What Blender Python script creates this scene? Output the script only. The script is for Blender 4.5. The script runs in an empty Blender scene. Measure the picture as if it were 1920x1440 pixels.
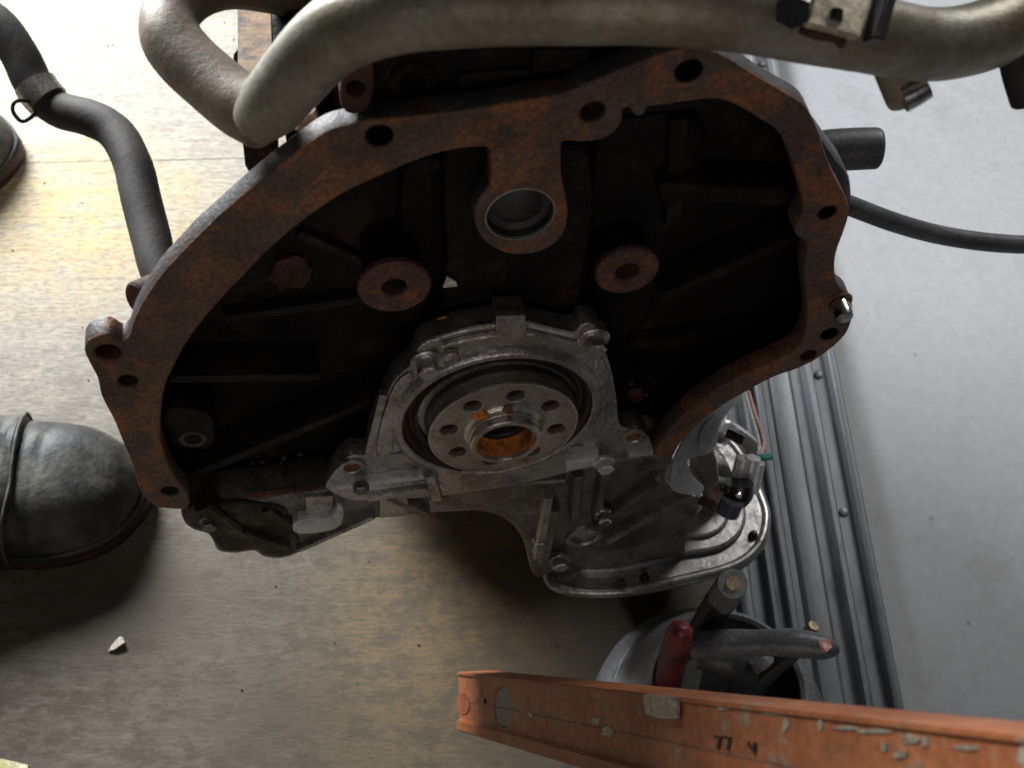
import bpy, bmesh, math, random
from mathutils import Vector, Matrix, noise
random.seed(7)
sc = bpy.context.scene
col = sc.collection
PI = math.pi

# ------------------------------------------------------------------ camera
F = 2200.0                      # focal length in photograph pixels
CAM = Vector((0, 0, 0.82))
PITCH = math.radians(30)
cd = bpy.data.cameras.new('camera'); cam = bpy.data.objects.new('camera', cd); col.objects.link(cam)
cam.location = CAM; cam.rotation_euler = (PITCH, 0, 0)
cd.sensor_width = 36; cd.lens = 36 * F / 1920; cd.clip_start = 0.01; cd.clip_end = 50
cd.dof.use_dof = True; cd.dof.focus_distance = 0.60; cd.dof.aperture_fstop = 16
sc.camera = cam
# ------------------------------------------------------------------ light
w = bpy.data.worlds.new('World'); sc.world = w; w.use_nodes = True
bg = w.node_tree.nodes['Background']; bg.inputs[0].default_value = (0.62, 0.68, 0.8, 1); bg.inputs[1].default_value = 0.03
sc.view_settings.view_transform = 'Standard'; sc.view_settings.look = 'None'
sc.view_settings.exposure = 0; sc.view_settings.gamma = 1

def area(name, loc, target, size, power, colour, size_y=None):
    l = bpy.data.lights.new(name, 'AREA'); o = bpy.data.objects.new(name, l); col.objects.link(o)
    l.energy = power; l.color = colour; l.shape = 'RECTANGLE'; l.size = size; l.size_y = size_y or size
    o.location = loc
    o.rotation_euler = (Vector(target) - Vector(loc)).to_track_quat('-Z', 'Y').to_euler()
    return o
area('door_daylight', (-0.85, 1.42, 0.72), (-0.45, 0.75, 0.0), 0.6, 66, (0.96, 0.98, 1.0), 0.6)
area('rear_right_fill', (0.95, 1.45, 1.15), (0.5, 0.65, 0), 0.5, 13.5, (1.0, 0.98, 0.95), 0.6)  # unseen fill lamp added to grade the floor at the right
area('overhead_fill', (0.2, 0.1, 2.3), (0.1, 0.4, 0), 0.4, 0.7, (1.0, 0.97, 0.92), 0.4)  # weak unseen lamp overhead, added as fill
area('front_fill', (0.05, -1.05, 0.98), (0.02, 0.3, 0.3), 1.0, 2.8, (1.0, 0.94, 0.86), 0.9)  # unseen lamp added in front to lift the engine's face

# ------------------------------------------------------------------ geometry of the view
CX = Vector((1, 0, 0)); CU = Vector((0, math.cos(PITCH), math.sin(PITCH))); CF = Vector((0, math.sin(PITCH), -math.cos(PITCH)))
def ray(px, py): return CX * ((px - 960) / F) + CU * ((720 - py) / F) + CF
def at(px, py, d): return CAM + ray(px, py) * d
def floor(px, py, z=0.0):
    r = ray(px, py); return CAM + r * ((z - CAM.z) / r.z)
# engine frame: r right, u up, n towards the viewer, origin at the crankshaft centre
def c2w(v): return CX * v[0] + CU * v[1] - CF * v[2]
EN = c2w((.163, -.792, .588)).normalized()
ER = c2w((.986, .118, -.114)); ER = (ER - EN * ER.dot(EN)).normalized()
EU = EN.cross(ER).normalized()
O = at(935, 788, 0.60)
ROT = Matrix((ER, EU, EN)).transposed()
BASE = Vector((O.x, O.y + .15, 0))
OFF = ROT.transposed() @ (O - BASE)
def L(px, py, z=0.0):
    r = ray(px, py); p0 = O + EN * z
    t = (p0 - CAM).dot(EN) / r.dot(EN); p = CAM + r * t - O
    return Vector((p.dot(ER), p.dot(EU)))
def LB(px, py, b):
    r = ray(px, py); p0 = O + EU * b
    t = (p0 - CAM).dot(EU) / r.dot(EU); p = CAM + r * t - O
    return Vector((p.dot(ER), p.dot(EN)))
def LD(px, py, d):
    p = at(px, py, d) - O
    return Vector((p.dot(ER), p.dot(EU), p.dot(EN)))
def L3(px, py, z=0.0):
    a = L(px, py, z); return Vector((a.x, a.y, z))

# ------------------------------------------------------------------ materials
M = {}
def mk(name, c1, c2, scale=60, rough=.6, metal=0.0, bump=.25, bscale=300, c3=None, thr=.6, sscale=40, soft=.06, r2=None, stretch=(1, 1, 1), bdist=.0008, lo=.35, hi=.65, grain=.30, gscale=520):
    m = bpy.data.materials.new(name); m.use_nodes = True
    nt = m.node_tree; N = nt.nodes; K = nt.links; b = N['Principled BSDF']
    tc = N.new('ShaderNodeTexCoord'); mp = N.new('ShaderNodeMapping'); mp.inputs['Scale'].default_value = stretch
    K.new(tc.outputs['Object'], mp.inputs[0])
    def noi(s, d=6, ro=.6):
        n = N.new('ShaderNodeTexNoise'); n.inputs['Scale'].default_value = s; n.inputs['Detail'].default_value = d
        n.inputs['Roughness'].default_value = ro; K.new(mp.outputs[0], n.inputs[0]); return n
    def ramp(src, a, bb):
        r = N.new('ShaderNodeMapRange'); r.inputs[1].default_value = a; r.inputs[2].default_value = bb; K.new(src, r.inputs[0]); return r
    n1 = noi(scale); r1 = ramp(n1.outputs[0], lo, hi)
    mx = N.new('ShaderNodeMix'); mx.data_type = 'RGBA'; mx.inputs[6].default_value = (*c1, 1); mx.inputs[7].default_value = (*c2, 1)
    K.new(r1.outputs[0], mx.inputs[0]); out = mx.outputs[2]
    if c3:
        n2 = noi(sscale, 8, .65); r2_ = ramp(n2.outputs[0], thr - soft, thr + soft)
        m2 = N.new('ShaderNodeMix'); m2.data_type = 'RGBA'; m2.inputs[7].default_value = (*c3, 1)
        K.new(r2_.outputs[0], m2.inputs[0]); K.new(out, m2.inputs[6]); out = m2.outputs[2]
    if grain:
        n4 = noi(gscale, 3, .7); gr_ = ramp(n4.outputs[0], .36, .64); gr_.inputs[3].default_value = 1 - grain; gr_.inputs[4].default_value = 1 + grain
        vs = N.new('ShaderNodeVectorMath'); vs.operation = 'SCALE'; K.new(out, vs.inputs[0]); K.new(gr_.outputs[0], vs.inputs['Scale']); out = vs.outputs[0]
    K.new(out, b.inputs['Base Color'])
    b.inputs['Metallic'].default_value = metal
    rr = ramp(n1.outputs[0], .3, .7); rr.inputs[3].default_value = rough; rr.inputs[4].default_value = r2 if r2 is not None else rough * .8
    K.new(rr.outputs[0], b.inputs['Roughness'])
    n3 = noi(bscale, 4, .7); bp = N.new('ShaderNodeBump'); bp.inputs['Strength'].default_value = bump; bp.inputs['Distance'].default_value = bdist
    K.new(n3.outputs[0], bp.inputs['Height']); K.new(bp.outputs[0], b.inputs['Normal'])
    m['out'] = 0; M[name] = m
    if name.startswith('casting_') and name != 'casting_side': b.inputs['Specular IOR Level'].default_value = .22
    return m
mk('rust_flange', (.070, .045, .037), (.165, .110, .082), 22, .74, .1, 1.0, 380, (.36, .12, .035), .585, 38, .11, grain=.38, gscale=420, lo=.30, hi=.70)
mk('rust_dark', (.035, .018, .016), (.085, .032, .022), 60, .85, .1, .9, 420, (.22, .07, .03), .68, 50, .08)
mk('rust_red', (.085, .042, .034), (.145, .070, .054), 120, .8, .1, .6, 500, (.26, .09, .035), .60, 90, .08, grain=.4)
mk('manifold_brown', (.09, .050, .022), (.20, .12, .055), 60, .7, 0, .6, 300, (.03, .02, .015), .54, 40, .06)
mk('rust_orange', (.55, .15, .03), (.85, .32, .05), 100, .75, 0, .5, 600, (.07, .04, .025), .56, 95, .10)
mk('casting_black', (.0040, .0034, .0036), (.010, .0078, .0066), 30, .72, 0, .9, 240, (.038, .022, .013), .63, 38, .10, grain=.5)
mk('casting_side', (.022, .021, .022), (.075, .072, .074), 60, .55, .2, .8, 400, (.07, .035, .022), .58, 50, .10, grain=.4)
mk('aluminium_oily', (.30, .29, .28), (.54, .53, .52), 40, .22, .8, 1.0, 200, (.075, .062, .050), .64, 60, .10, r2=.36, grain=.25)
mk('aluminium_dark', (.13, .12, .112), (.27, .258, .245), 36, .36, .6, .7, 240, (.035, .028, .021), .61, 40, .10, r2=.5, grain=.25)
mk('casting_grimy', (.020, .017, .014), (.055, .047, .038), 60, .38, .3, 1.0, 220, (.10, .088, .07), .62, 60, .08, grain=.4)
mk('aluminium_bright', (.48, .48, .49), (.70, .71, .73), 50, .38, .35, .4, 320, (.16, .14, .12), .68, 60, .08, grain=.15)
mk('steel_machined', (.34, .31, .275), (.54, .515, .48), 60, .36, .75, .3, 500, (.30, .13, .04), .64, 75, .07, grain=.22)
mk('steel_bright', (.50, .49, .47), (.66, .65, .62), 80, .25, 1.0, .1, 400)
mk('steel_edge', (.58, .53, .45), (.80, .77, .70), 90, .26, .9, .3, 500, (.50, .26, .08), .64, 80, .06, grain=.15)
mk('seal_rubber', (.022, .016, .014), (.05, .035, .028), 60, .42, 0, .2, 300)
mk('pan_steel', (.24, .237, .235), (.42, .418, .415), 40, .34, .7, .3, 200, (.07, .055, .045), .62, 50, .08, grain=.2)
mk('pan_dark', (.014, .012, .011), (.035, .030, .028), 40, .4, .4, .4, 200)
mk('shield_paint', (.40, .42, .44), (.54, .56, .58), 60, .6, 0.1, .3, 300, (.30, .29, .28), .62, 40, .08, grain=.15)
mk('pipe_metal', (.22, .21, .165), (.39, .375, .32), 16, .36, .4, .35, 360, (.19, .155, .085), .55, 22, .14, r2=.52, grain=.15, gscale=300)
mk('pipe_brown', (.20, .165, .12), (.32, .27, .205), 34, .62, .1, .4, 360, (.40, .32, .22), .64, 50, .10, grain=.15, gscale=300)
mk('bracket_cream', (.50, .44, .33), (.66, .60, .46), 60, .5, .3, .3, 300, (.10, .07, .045), .66, 70, .04)
mk('rubber_hose', (.020, .0185, .018), (.045, .040, .036), 34, .68, 0, .35, 260, (.07, .062, .05), .64, 40, .10, r2=.75, grain=.2)
mk('grey_hose', (.055, .056, .062), (.10, .10, .108), 40, .55, 0, .2, 300, (.17, .17, .18), .72, 120, .04)
mk('black_plastic', (.008, .008, .010), (.018, .018, .022), 40, .3, 0, .1, 200)
mk('blue_black', (.03, .035, .055), (.06, .066, .09), 40, .4, 0, .1, 200)
mk('brass', (.26, .20, .12), (.48, .40, .27), 100, .5, .6, .4, 300)
mk('wire_pink', (.55, .25, .25), (.65, .33, .32), 60, .5, 0, .1)
mk('wire_white', (.50, .52, .50), (.6, .62, .6), 60, .5, 0, .1)
mk('clip_teal', (.05, .22, .20), (.08, .30, .27), 60, .5, 0, .1)
mk('clamp_steel', (.42, .40, .34), (.62, .60, .52), 60, .35, .8, .2, 300, (.16, .08, .05), .60, 60, .05)
mk('boot_leather', (.013, .0132, .0135), (.029, .0295, .030), 14, .55, 0, .45, 160, (.13, .125, .10), .565, 16, .12, bdist=.0015, r2=.7, grain=.22, gscale=260)
mk('boot_sole', (.010, .009, .009), (.022, .018, .018), 30, .6, 0, .4, 200)
mk('boot_red', (.05, .008, .008), (.08, .012, .012), 30, .6, 0, .2, 200)
mk('boot_stitch', (.05, .05, .048), (.09, .09, .085), 200, .7, 0, .2, 400)
mk('level_orange', (.37, .115, .042), (.50, .18, .07), 26, .6, 0, .4, 150, (.36, .25, .17), .60, 75, .05, grain=.2, gscale=260)
mk('level_groove', (.20, .09, .05), (.30, .24, .17), 130, .6, 0, .2, 300)
mk('level_red', (.30, .065, .03), (.40, .11, .05), 60, .6, 0, .2, 300, (.40, .14, .05), .52, 90, .1)
mk('level_worn', (.40, .36, .28), (.52, .48, .38), 80, .5, .3, .3, 300, (.25, .2, .15), .6, 90, .06)
mk('mark_black', (.02, .015, .015), (.04, .03, .03), 200, .7, 0, .1, 200)
mk('vial_glass', (.045, .045, .04), (.09, .085, .07), 60, .3, 0, .1, 200)
mk('can_steel', (.16, .165, .17), (.28, .285, .29), 30, .5, .35, .3, 240, (.08, .08, .075), .6, 30, .08)
mk('tool_red', (.13, .014, .016), (.24, .028, .03), 60, .45, 0, .3, 200, (.05, .018, .018), .54, 70, .08)
mk('tool_grey', (.085, .09, .098), (.16, .165, .175), 50, .45, .3, .4, 260, (.25, .25, .26), .68, 80, .05)
mk('tool_dark', (.03, .03, .033), (.06, .06, .062), 50, .5, .4, .4, 260)
mk('strip_steel', (.13, .14, .15), (.19, .20, .212), 14, .5, .4, .15, 260, (.10, .105, .11), .64, 60, .07, stretch=(1, .25, 1), grain=.1)
mk('paper_chip', (.60, .56, .46), (.72, .68, .58), 200, .8, 0, .3, 300)
mk('yellow_chip', (.5, .45, .12), (.7, .68, .55), 60, .7, 0, .3, 300)

# painted grey floor with specks and scuffs
def grey_floor_material():
    m = mk('grey_floor', (.285, .298, .315), (.315, .326, .34), 3.0, .42, 0, .15, 500, (.255, .258, .26), .64, 16, .10, r2=.55, grain=.06, gscale=150)
    nt = m.node_tree; N = nt.nodes; K = nt.links; b = N['Principled BSDF']
    src = b.inputs['Base Color'].links[0].from_socket
    tc = N.new('ShaderNodeTexCoord')
    v = N.new('ShaderNodeTexVoronoi'); v.inputs['Scale'].default_value = 26; K.new(tc.outputs['Object'], v.inputs[0])
    n = N.new('ShaderNodeTexNoise'); n.inputs['Scale'].default_value = 30; K.new(tc.outputs['Object'], n.inputs[0])
    # speck size varies with noise
    mr = N.new('ShaderNodeMapRange'); mr.inputs[1].default_value = .45; mr.inputs[2].default_value = .75; mr.inputs[3].default_value = 0; mr.inputs[4].default_value = .13
    K.new(n.outputs[0], mr.inputs[0])
    lt = N.new('ShaderNodeMath'); lt.operation = 'LESS_THAN'; K.new(v.outputs['Distance'], lt.inputs[0]); K.new(mr.outputs[0], lt.inputs[1])
    mx = N.new('ShaderNodeMix'); mx.data_type = 'RGBA'; mx.inputs[7].default_value = (.13, .13, .14, 1)
    ml = N.new('ShaderNodeMath'); ml.operation = 'MULTIPLY'; ml.inputs[1].default_value = .6; K.new(lt.outputs[0], ml.inputs[0])
    K.new(ml.outputs[0], mx.inputs[0]); K.new(src, mx.inputs[6]); out = mx.outputs[2]
    # long fine scratches
    mp = N.new('ShaderNodeMapping'); mp.inputs['Rotation'].default_value = (0, 0, .5); mp.inputs['Scale'].default_value = (60, 2.2, 1)
    K.new(tc.outputs['Object'], mp.inputs[0])
    s = N.new('ShaderNodeTexNoise'); s.inputs['Scale'].default_value = 3; s.inputs['Detail'].default_value = 2; K.new(mp.outputs[0], s.inputs[0])
    sr = N.new('ShaderNodeMapRange'); sr.inputs[1].default_value = .70; sr.inputs[2].default_value = .74; sr.inputs[4].default_value = .35; K.new(s.outputs[0], sr.inputs[0])
    m3 = N.new('ShaderNodeMix'); m3.data_type = 'RGBA'; m3.inputs[7].default_value = (.22, .22, .22, 1)
    K.new(sr.outputs[0], m3.inputs[0]); K.new(out, m3.inputs[6]); K.new(m3.outputs[2], b.inputs['Base Color'])
grey_floor_material()

# plywood: worn pale coat over yellowish wood, grain along X, grime, painted engine shade
def plywood_material():
    m = bpy.data.materials.new('plywood'); m.use_nodes = True; M['plywood'] = m
    nt = m.node_tree; N = nt.nodes; K = nt.links; b = N['Principled BSDF']
    tc = N.new('ShaderNodeTexCoord')
    def noi(scale, stretch=(1, 1, 1), d=6, ro=.6, off=(0, 0, 0)):
        mp = N.new('ShaderNodeMapping'); mp.inputs['Scale'].default_value = stretch; mp.inputs['Location'].default_value = off
        K.new(tc.outputs['Object'], mp.inputs[0])
        n = N.new('ShaderNodeTexNoise'); n.inputs['Scale'].default_value = scale; n.inputs['Detail'].default_value = d; n.inputs['Roughness'].default_value = ro
        K.new(mp.outputs[0], n.inputs[0]); return n.outputs[0]
    def rng(s, a, bb, c=0, d=1):
        r = N.new('ShaderNodeMapRange'); r.inputs[1].default_value = a; r.inputs[2].default_value = bb; r.inputs[3].default_value = c; r.inputs[4].default_value = d
        K.new(s, r.inputs[0]); return r.outputs[0]
    def mix(f, a, c):
        x = N.new('ShaderNodeMix'); x.data_type = 'RGBA'; K.new(f, x.inputs[0])
        if isinstance(a, tuple): x.inputs[6].default_value = (*a, 1)
        else: K.new(a, x.inputs[6])
        if isinstance(c, tuple): x.inputs[7].default_value = (*c, 1)
        else: K.new(c, x.inputs[7])
        return x.outputs[2]
    def mth(op, a, c):
        x = N.new('ShaderNodeMath'); x.operation = op
        for i, q in enumerate((a, c)):
            if isinstance(q, (int, float)): x.inputs[i].default_value = q
            else: K.new(q, x.inputs[i])
        x.use_clamp = True
        return x.outputs[0]
    def blob(p, rad, wob, nz):      # an irregular patch of its own shape round a point of the sheet
        mp = N.new('ShaderNodeVectorMath'); mp.operation = 'SUBTRACT'; K.new(tc.outputs['Object'], mp.inputs[0]); mp.inputs[1].default_value = (p[0], p[1], 0)
        sc_ = N.new('ShaderNodeVectorMath'); sc_.operation = 'MULTIPLY'; K.new(mp.outputs[0], sc_.inputs[0]); sc_.inputs[1].default_value = (1 / rad[0], 1 / rad[1], 0)
        ln = N.new('ShaderNodeVectorMath'); ln.operation = 'LENGTH'; K.new(sc_.outputs[0], ln.inputs[0])
        s = N.new('ShaderNodeMath'); s.operation = 'MULTIPLY_ADD'; K.new(nz, s.inputs[0]); s.inputs[1].default_value = wob; K.new(ln.outputs['Value'], s.inputs[2])
        return rng(s.outputs[0], 1.25 + wob * .3, .55 + wob * .3)
    grain = noi(80, (.22, 2.0, 1), 8, .72)
    fine = noi(330, (.35, 1.3, 1), 5, .75)
    big = noi(8, (1, 1, 1), 9, .78)
    mid = noi(38, (.8, 1.4, 1), 10, .82, (3, 1, 0))
    c = mix(rng(grain, .35, .66), (.215, .188, .142), (.375, .345, .285))
    c = mix(rng(mid, .44, .58, 0, .6), c, (.17, .158, .13))
    # bare yellow wood where the coat is worn through
    fy = floor(150, 400); fb = floor(800, 1140)
    y1 = blob(fy, (.14, .13), 1.5, big); y2 = blob(fb, (.11, .17), 1.1, big)
    c = mix(mth('MULTIPLY', y1, rng(mid, .36, .55)), c, (.46, .33, .12))
    # grime, and the engine's shadow painted into the same dark mask
    f1 = floor(620, 1330); f2 = floor(260, 1130); f_shade = floor(1000, 1200)
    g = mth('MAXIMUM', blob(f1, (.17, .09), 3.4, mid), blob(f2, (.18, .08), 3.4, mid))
    g = mth('MAXIMUM', g, blob(f_shade, (.20, .19), 1.0, big))  # painted shade: deepens the engine's shadow on the sheet
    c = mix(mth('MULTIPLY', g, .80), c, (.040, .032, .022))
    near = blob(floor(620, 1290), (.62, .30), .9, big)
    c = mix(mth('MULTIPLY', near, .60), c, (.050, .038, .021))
    c = mix(mth('MULTIPLY', y2, .50), c, (.27, .165, .050))
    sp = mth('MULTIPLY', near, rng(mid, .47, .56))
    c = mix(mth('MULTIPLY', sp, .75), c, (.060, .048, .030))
    speck = rng(noi(130, (1, 1, 1), 4, .7, (7, 2, 0)), .62, .68, 0, .75)
    c = mix(speck, c, (.12, .11, .10))
    streak = noi(150, (.10, 1.6, 1), 5, .75, (0, 5, 0))
    c = mix(rng(streak, .50, .68, 0, .55), c, (.085, .066, .040))
    c = mix(rng(fine, .36, .56, .75, 0), c, (.075, .062, .042))
    K.new(c, b.inputs['Base Color'])
    K.new(rng(grain, .3, .7, .55, .75), b.inputs['Roughness'])
    bp = N.new('ShaderNodeBump'); bp.inputs['Strength'].default_value = .35; bp.inputs['Distance'].default_value = .001
    K.new(fine, bp.inputs['Height']); K.new(bp.outputs[0], b.inputs['Normal'])
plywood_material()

# ------------------------------------------------------------------ mesh helpers
def finish(me, smooth=True, ang=35):
    if smooth:
        me.shade_smooth() if hasattr(me, 'shade_smooth') else None
        try: me.set_sharp_from_angle(angle=math.radians(ang))
        except Exception: pass
    return me
def obj(name, me, mat, parent=None, label=None, loc=None):
    if isinstance(me, bmesh.types.BMesh):
        m2 = bpy.data.meshes.new(name); bmesh.ops.recalc_face_normals(me, faces=me.faces[:]); me.to_mesh(m2); me.free(); me = m2; finish(me)
    me.name = name; me.materials.clear(); me.materials.append(M[mat])
    o = bpy.data.objects.new(name, me); col.objects.link(o)
    if parent:
        o.parent = parent
        if parent.get('eng'): o.location = OFF
    if loc is not None: o.location = loc
    if label: o['label'] = label
    return o
def tag(o, label, cat, group=None):
    o['label'] = label; o['category'] = cat
    if group: o['group'] = group
    return o
def struct(o): o['kind'] = 'structure'; return o
def empty(name, loc, rot=None):
    o = bpy.data.objects.new(name, None); col.objects.link(o); o.empty_display_size = .02
    o.matrix_world = Matrix.Translation(loc) @ (rot.to_4x4() if rot else Matrix.Identity(4)); return o

def smooth2(pts, n=4, closed=True):
    out = []; k = len(pts); P = [Vector(p) for p in pts]
    rng_ = range(k) if closed else range(k - 1)
    for i in rng_:
        p0 = P[(i - 1) % k] if closed else P[max(i - 1, 0)]
        p1 = P[i]; p2 = P[(i + 1) % k]
        p3 = P[(i + 2) % k] if closed else P[min(i + 2, k - 1)]
        for j in range(n):
            t = j / n
            out.append(.5 * ((2 * p1) + (p2 - p0) * t + (2 * p0 - 5 * p1 + 4 * p2 - p3) * t * t + (3 * p1 - p0 - 3 * p2 + p3) * t ** 3))
    if not closed: out.append(P[-1])
    return out
def circle(c, r, n=28): return [Vector((c[0] + r * math.cos(2 * PI * i / n), c[1] + r * math.sin(2 * PI * i / n))) for i in range(n)]

def plate(outline, holes=(), z=0.0, thick=.01, bevel=.001, wob=0.0):
    """solid plate: front face at local z, going back by thick; rounded edges; real holes"""
    cu = bpy.data.curves.new('c', 'CURVE'); cu.dimensions = '2D'; cu.fill_mode = 'BOTH'
    cu.extrude = max(thick / 2 - bevel, 1e-5); cu.bevel_depth = bevel; cu.bevel_resolution = 1; cu.offset = -bevel
    for pts in [outline] + list(holes):
        s = cu.splines.new('POLY'); s.points.add(len(pts) - 1)
        for q, p in zip(s.points, pts): q.co = (p[0], p[1], 0, 1)
        s.use_cyclic_u = True
    o = bpy.data.objects.new('c', cu); col.objects.link(o)
    dg = bpy.context.evaluated_depsgraph_get(); me = bpy.data.meshes.new_from_object(o.evaluated_get(dg))
    bpy.data.objects.remove(o); bpy.data.curves.remove(cu)
    for v in me.vertices:
        v.co.z += z - thick / 2
        if wob:
            nn = noise.noise_vector(v.co * 70) * wob; v.co.x += nn.x; v.co.y += nn.y
    return finish(me)
def tube(pts, rad, n=20, sub=6, caps=True, bm=None, flat=1.0, wob=0):
    P = smooth2(pts, sub, False)
    R = rad if isinstance(rad, (list, tuple)) else [rad] * len(pts)
    rr = []
    for i in range(len(pts) - 1):
        for j in range(sub): rr.append(R[i] + (R[i + 1] - R[i]) * j / sub)
    rr.append(R[-1])
    bm = bm or bmesh.new(); rings = []
    t0 = (P[1] - P[0]).normalized(); up = Vector((0, 0, 1))
    if abs(t0.dot(up)) > .9: up = Vector((1, 0, 0))
    nrm = (up - t0 * up.dot(t0)).normalized()
    for i, p in enumerate(P):
        t = (P[min(i + 1, len(P) - 1)] - P[max(i - 1, 0)]).normalized()
        nrm = (nrm - t * nrm.dot(t)).normalized(); bn = t.cross(nrm)
        ring = []
        for k in range(n):
            a = 2 * PI * k / n
            q = p + (nrm * math.cos(a) + bn * math.sin(a) * flat) * rr[i]
            if wob: q = q + noise.noise_vector(q * 40) * wob
            ring.append(bm.verts.new(q))
        rings.append(ring)
    for a, b in zip(rings, rings[1:]):
        for k in range(n): bm.faces.new((a[k], a[(k + 1) % n], b[(k + 1) % n], b[k]))
    if caps: bm.faces.new(rings[0][::-1]); bm.faces.new(rings[-1])
    return bm
def lathe(profile, c=(0, 0, 0), axis=Vector((0, 0, 1)), n=48, bm=None, close=False):
    axis = Vector(axis).normalized(); q = axis.to_track_quat('Z', 'Y'); c = Vector(c)
    bm = bm or bmesh.new(); rings = []
    for r, z in profile:
        rings.append([bm.verts.new(c + q @ Vector((max(r, 1e-5) * math.cos(2 * PI * k / n), max(r, 1e-5) * math.sin(2 * PI * k / n), z))) for k in range(n)])
    pr = list(zip(rings, rings[1:]))
    if close: pr.append((rings[-1], rings[0]))
    for a, b in pr:
        for k in range(n): bm.faces.new((a[k], a[(k + 1) % n], b[(k + 1) % n], b[k]))
    if not close:
        bm.faces.new(rings[0]); bm.faces.new(rings[-1])
    return bm
def bolt(c, r, h, axis=(0, 0, 1), washer=True, bm=None):
    bm = bm or bmesh.new(); axis = Vector(axis)
    if washer: lathe([(r * 1.35, 0), (r * 1.35, h * .22), (r * 1.2, h * .3)], c, axis, 24, bm)
    hexr = r * 1.08
    lathe([(hexr, h * .2), (hexr, h * .9), (hexr * .82, h)], c, axis, 6, bm)
    return bm
def bar(p, q, wd, ht, bm=None, taper=1.0, up=Vector((0, 0, 1)), bev=0.0012):
    """a bar from p to q, width wd sideways, ht along up (top at p.z)"""
    bm = bm or bmesh.new(); p = Vector(p); q = Vector(q); t = (q - p).normalized(); s = t.cross(up).normalized(); u = s.cross(t)
    prof = [(-.5, -1), (.5, -1), (.5, -.15), (.35, 0), (-.35, 0), (-.5, -.15)]
    A = [bm.verts.new(p + s * (x * wd) + u * (y * ht)) for x, y in prof]
    B = [bm.verts.new(q + s * (x * wd * taper) + u * (y * ht)) for x, y in prof]
    for i in range(6): bm.faces.new((A[i], A[(i + 1) % 6], B[(i + 1) % 6], B[i]))
    bm.faces.new(A[::-1]); bm.faces.new(B)
    return bm
def box(lo, hi, bev=.001, bm=None, mtx=None):
    b2 = bmesh.new(); bmesh.ops.create_cube(b2, size=1)
    for v in b2.verts: v.co = Vector([(lo[i] + hi[i]) / 2 + v.co[i] * (hi[i] - lo[i]) for i in range(3)])
    if bev: bmesh.ops.bevel(b2, geom=b2.edges[:], offset=bev, segments=2, affect='EDGES')
    if mtx: b2.transform(mtx)
    if bm is None: return b2
    t = bpy.data.meshes.new('t'); b2.to_mesh(t); b2.free(); bm.from_mesh(t); bpy.data.meshes.remove(t); return bm

# ================================================================== SETTING
WD = Vector((-.0545, 2.0, 0)).normalized()       # direction of the ribbed strip
WS = Vector((WD.y, -WD.x, 0))
C0 = floor(1572, 720)                            # outer edge of strip at mid frame
def sp(s, y, z): return C0 + WS * s + WD * y + Vector((0, 0, z))
def quad_slab(pts, z, th, bev=.0008):
    bm = bmesh.new(); f = bm.faces.new([bm.verts.new((p.x, p.y, z)) for p in pts])
    r = bmesh.ops.extrude_face_region(bm, geom=[f]); bmesh.ops.translate(bm, verts=[v for v in r['geom'] if isinstance(v, bmesh.types.BMVert)], vec=(0, 0, -th))
    bmesh.ops.bevel(bm, geom=bm.edges[:], offset=bev, segments=1, affect='EDGES'); return bm
seam = floor(360, 275).y
fl = struct(obj('floor', quad_slab([Vector((-4, -3, 0)), Vector((5, -3, 0)), Vector((5, 6, 0)), Vector((-4, 6, 0))], -.022, .05), 'boot_sole'))
SL = -.118
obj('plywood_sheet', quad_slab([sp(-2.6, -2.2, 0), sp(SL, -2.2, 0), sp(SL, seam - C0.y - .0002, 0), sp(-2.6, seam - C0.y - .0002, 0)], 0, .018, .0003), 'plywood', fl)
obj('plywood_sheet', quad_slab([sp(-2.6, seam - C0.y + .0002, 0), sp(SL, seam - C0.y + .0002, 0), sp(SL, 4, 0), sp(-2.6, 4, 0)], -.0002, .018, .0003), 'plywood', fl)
obj('steel_sheet', quad_slab([sp(.0012, -2.2, 0), sp(3.0, -2.2, 0), sp(3.0, 4, 0), sp(.0012, 4, 0)], -.004, .012), 'grey_floor', fl)
# ribbed metal strip
prof = [(-.117, -.004), (-.117, .001), (-.108, .001)]
def rib(c, w_, h=.0065, base=-.001):
    return [(c - w_ * .62, base), (c - w_ * .42, h * .85), (c - w_ * .25, h), (c + w_ * .25, h), (c + w_ * .42, h * .85), (c + w_ * .62, base)]
for c_, w_, h_ in ((-.098, .010, .006), (-.079, .006, .008), (-.066, .007, .0065), (-.047, .016, .0035), (-.024, .007, .0085)):
    prof += rib(c_, w_, h_)
prof += [(-.0085, -.001), (-.0065, .0075), (-.0045, .0085), (-.0015, .0085), (0, .0065), (0, -.004)]
bm = bmesh.new(); prev = None
for i in range(41):
    y = -1.6 + 5.4 * i / 40
    cur = [bm.verts.new(sp(s, y, z + .0004 * noise.noise(Vector((s * 30, y * 6, 0))))) for s, z in prof]
    if prev:
        for a in range(len(prof) - 1): bm.faces.new((prev[a], prev[a + 1], cur[a + 1], cur[a]))
    prev = cur
rs = obj('ribbed_strip', bm, 'strip_steel', fl)
for px, py in ((1537, 702), (1432, 120), (1582, 960)):
    p = floor(px, py, .0); p = C0 + WD * (p - C0).dot(WD) + WS * (-.0145)
    obj('screw', lathe([(.0036, 0), (.0036, .0010), (.0026, .0022), (.0010, .0025)], (p.x, p.y, -.001), (0, 0, 1), 16), 'strip_steel', rs)

# ================================================================== ENGINE
eng = empty('engine', BASE, ROT); eng['eng'] = 1
tag(eng, 'rusty engine block seen from its open flywheel end, standing on the plywood', 'engine')
def E(name, me, mat, label=None, parent=None):
    o = obj(name, me, mat, parent or eng, label)
    if parent: o.location = (0, 0, 0)
    return o
def px2(pts, z=0.0): return [L(x, y, z) for x, y in pts]

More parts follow.
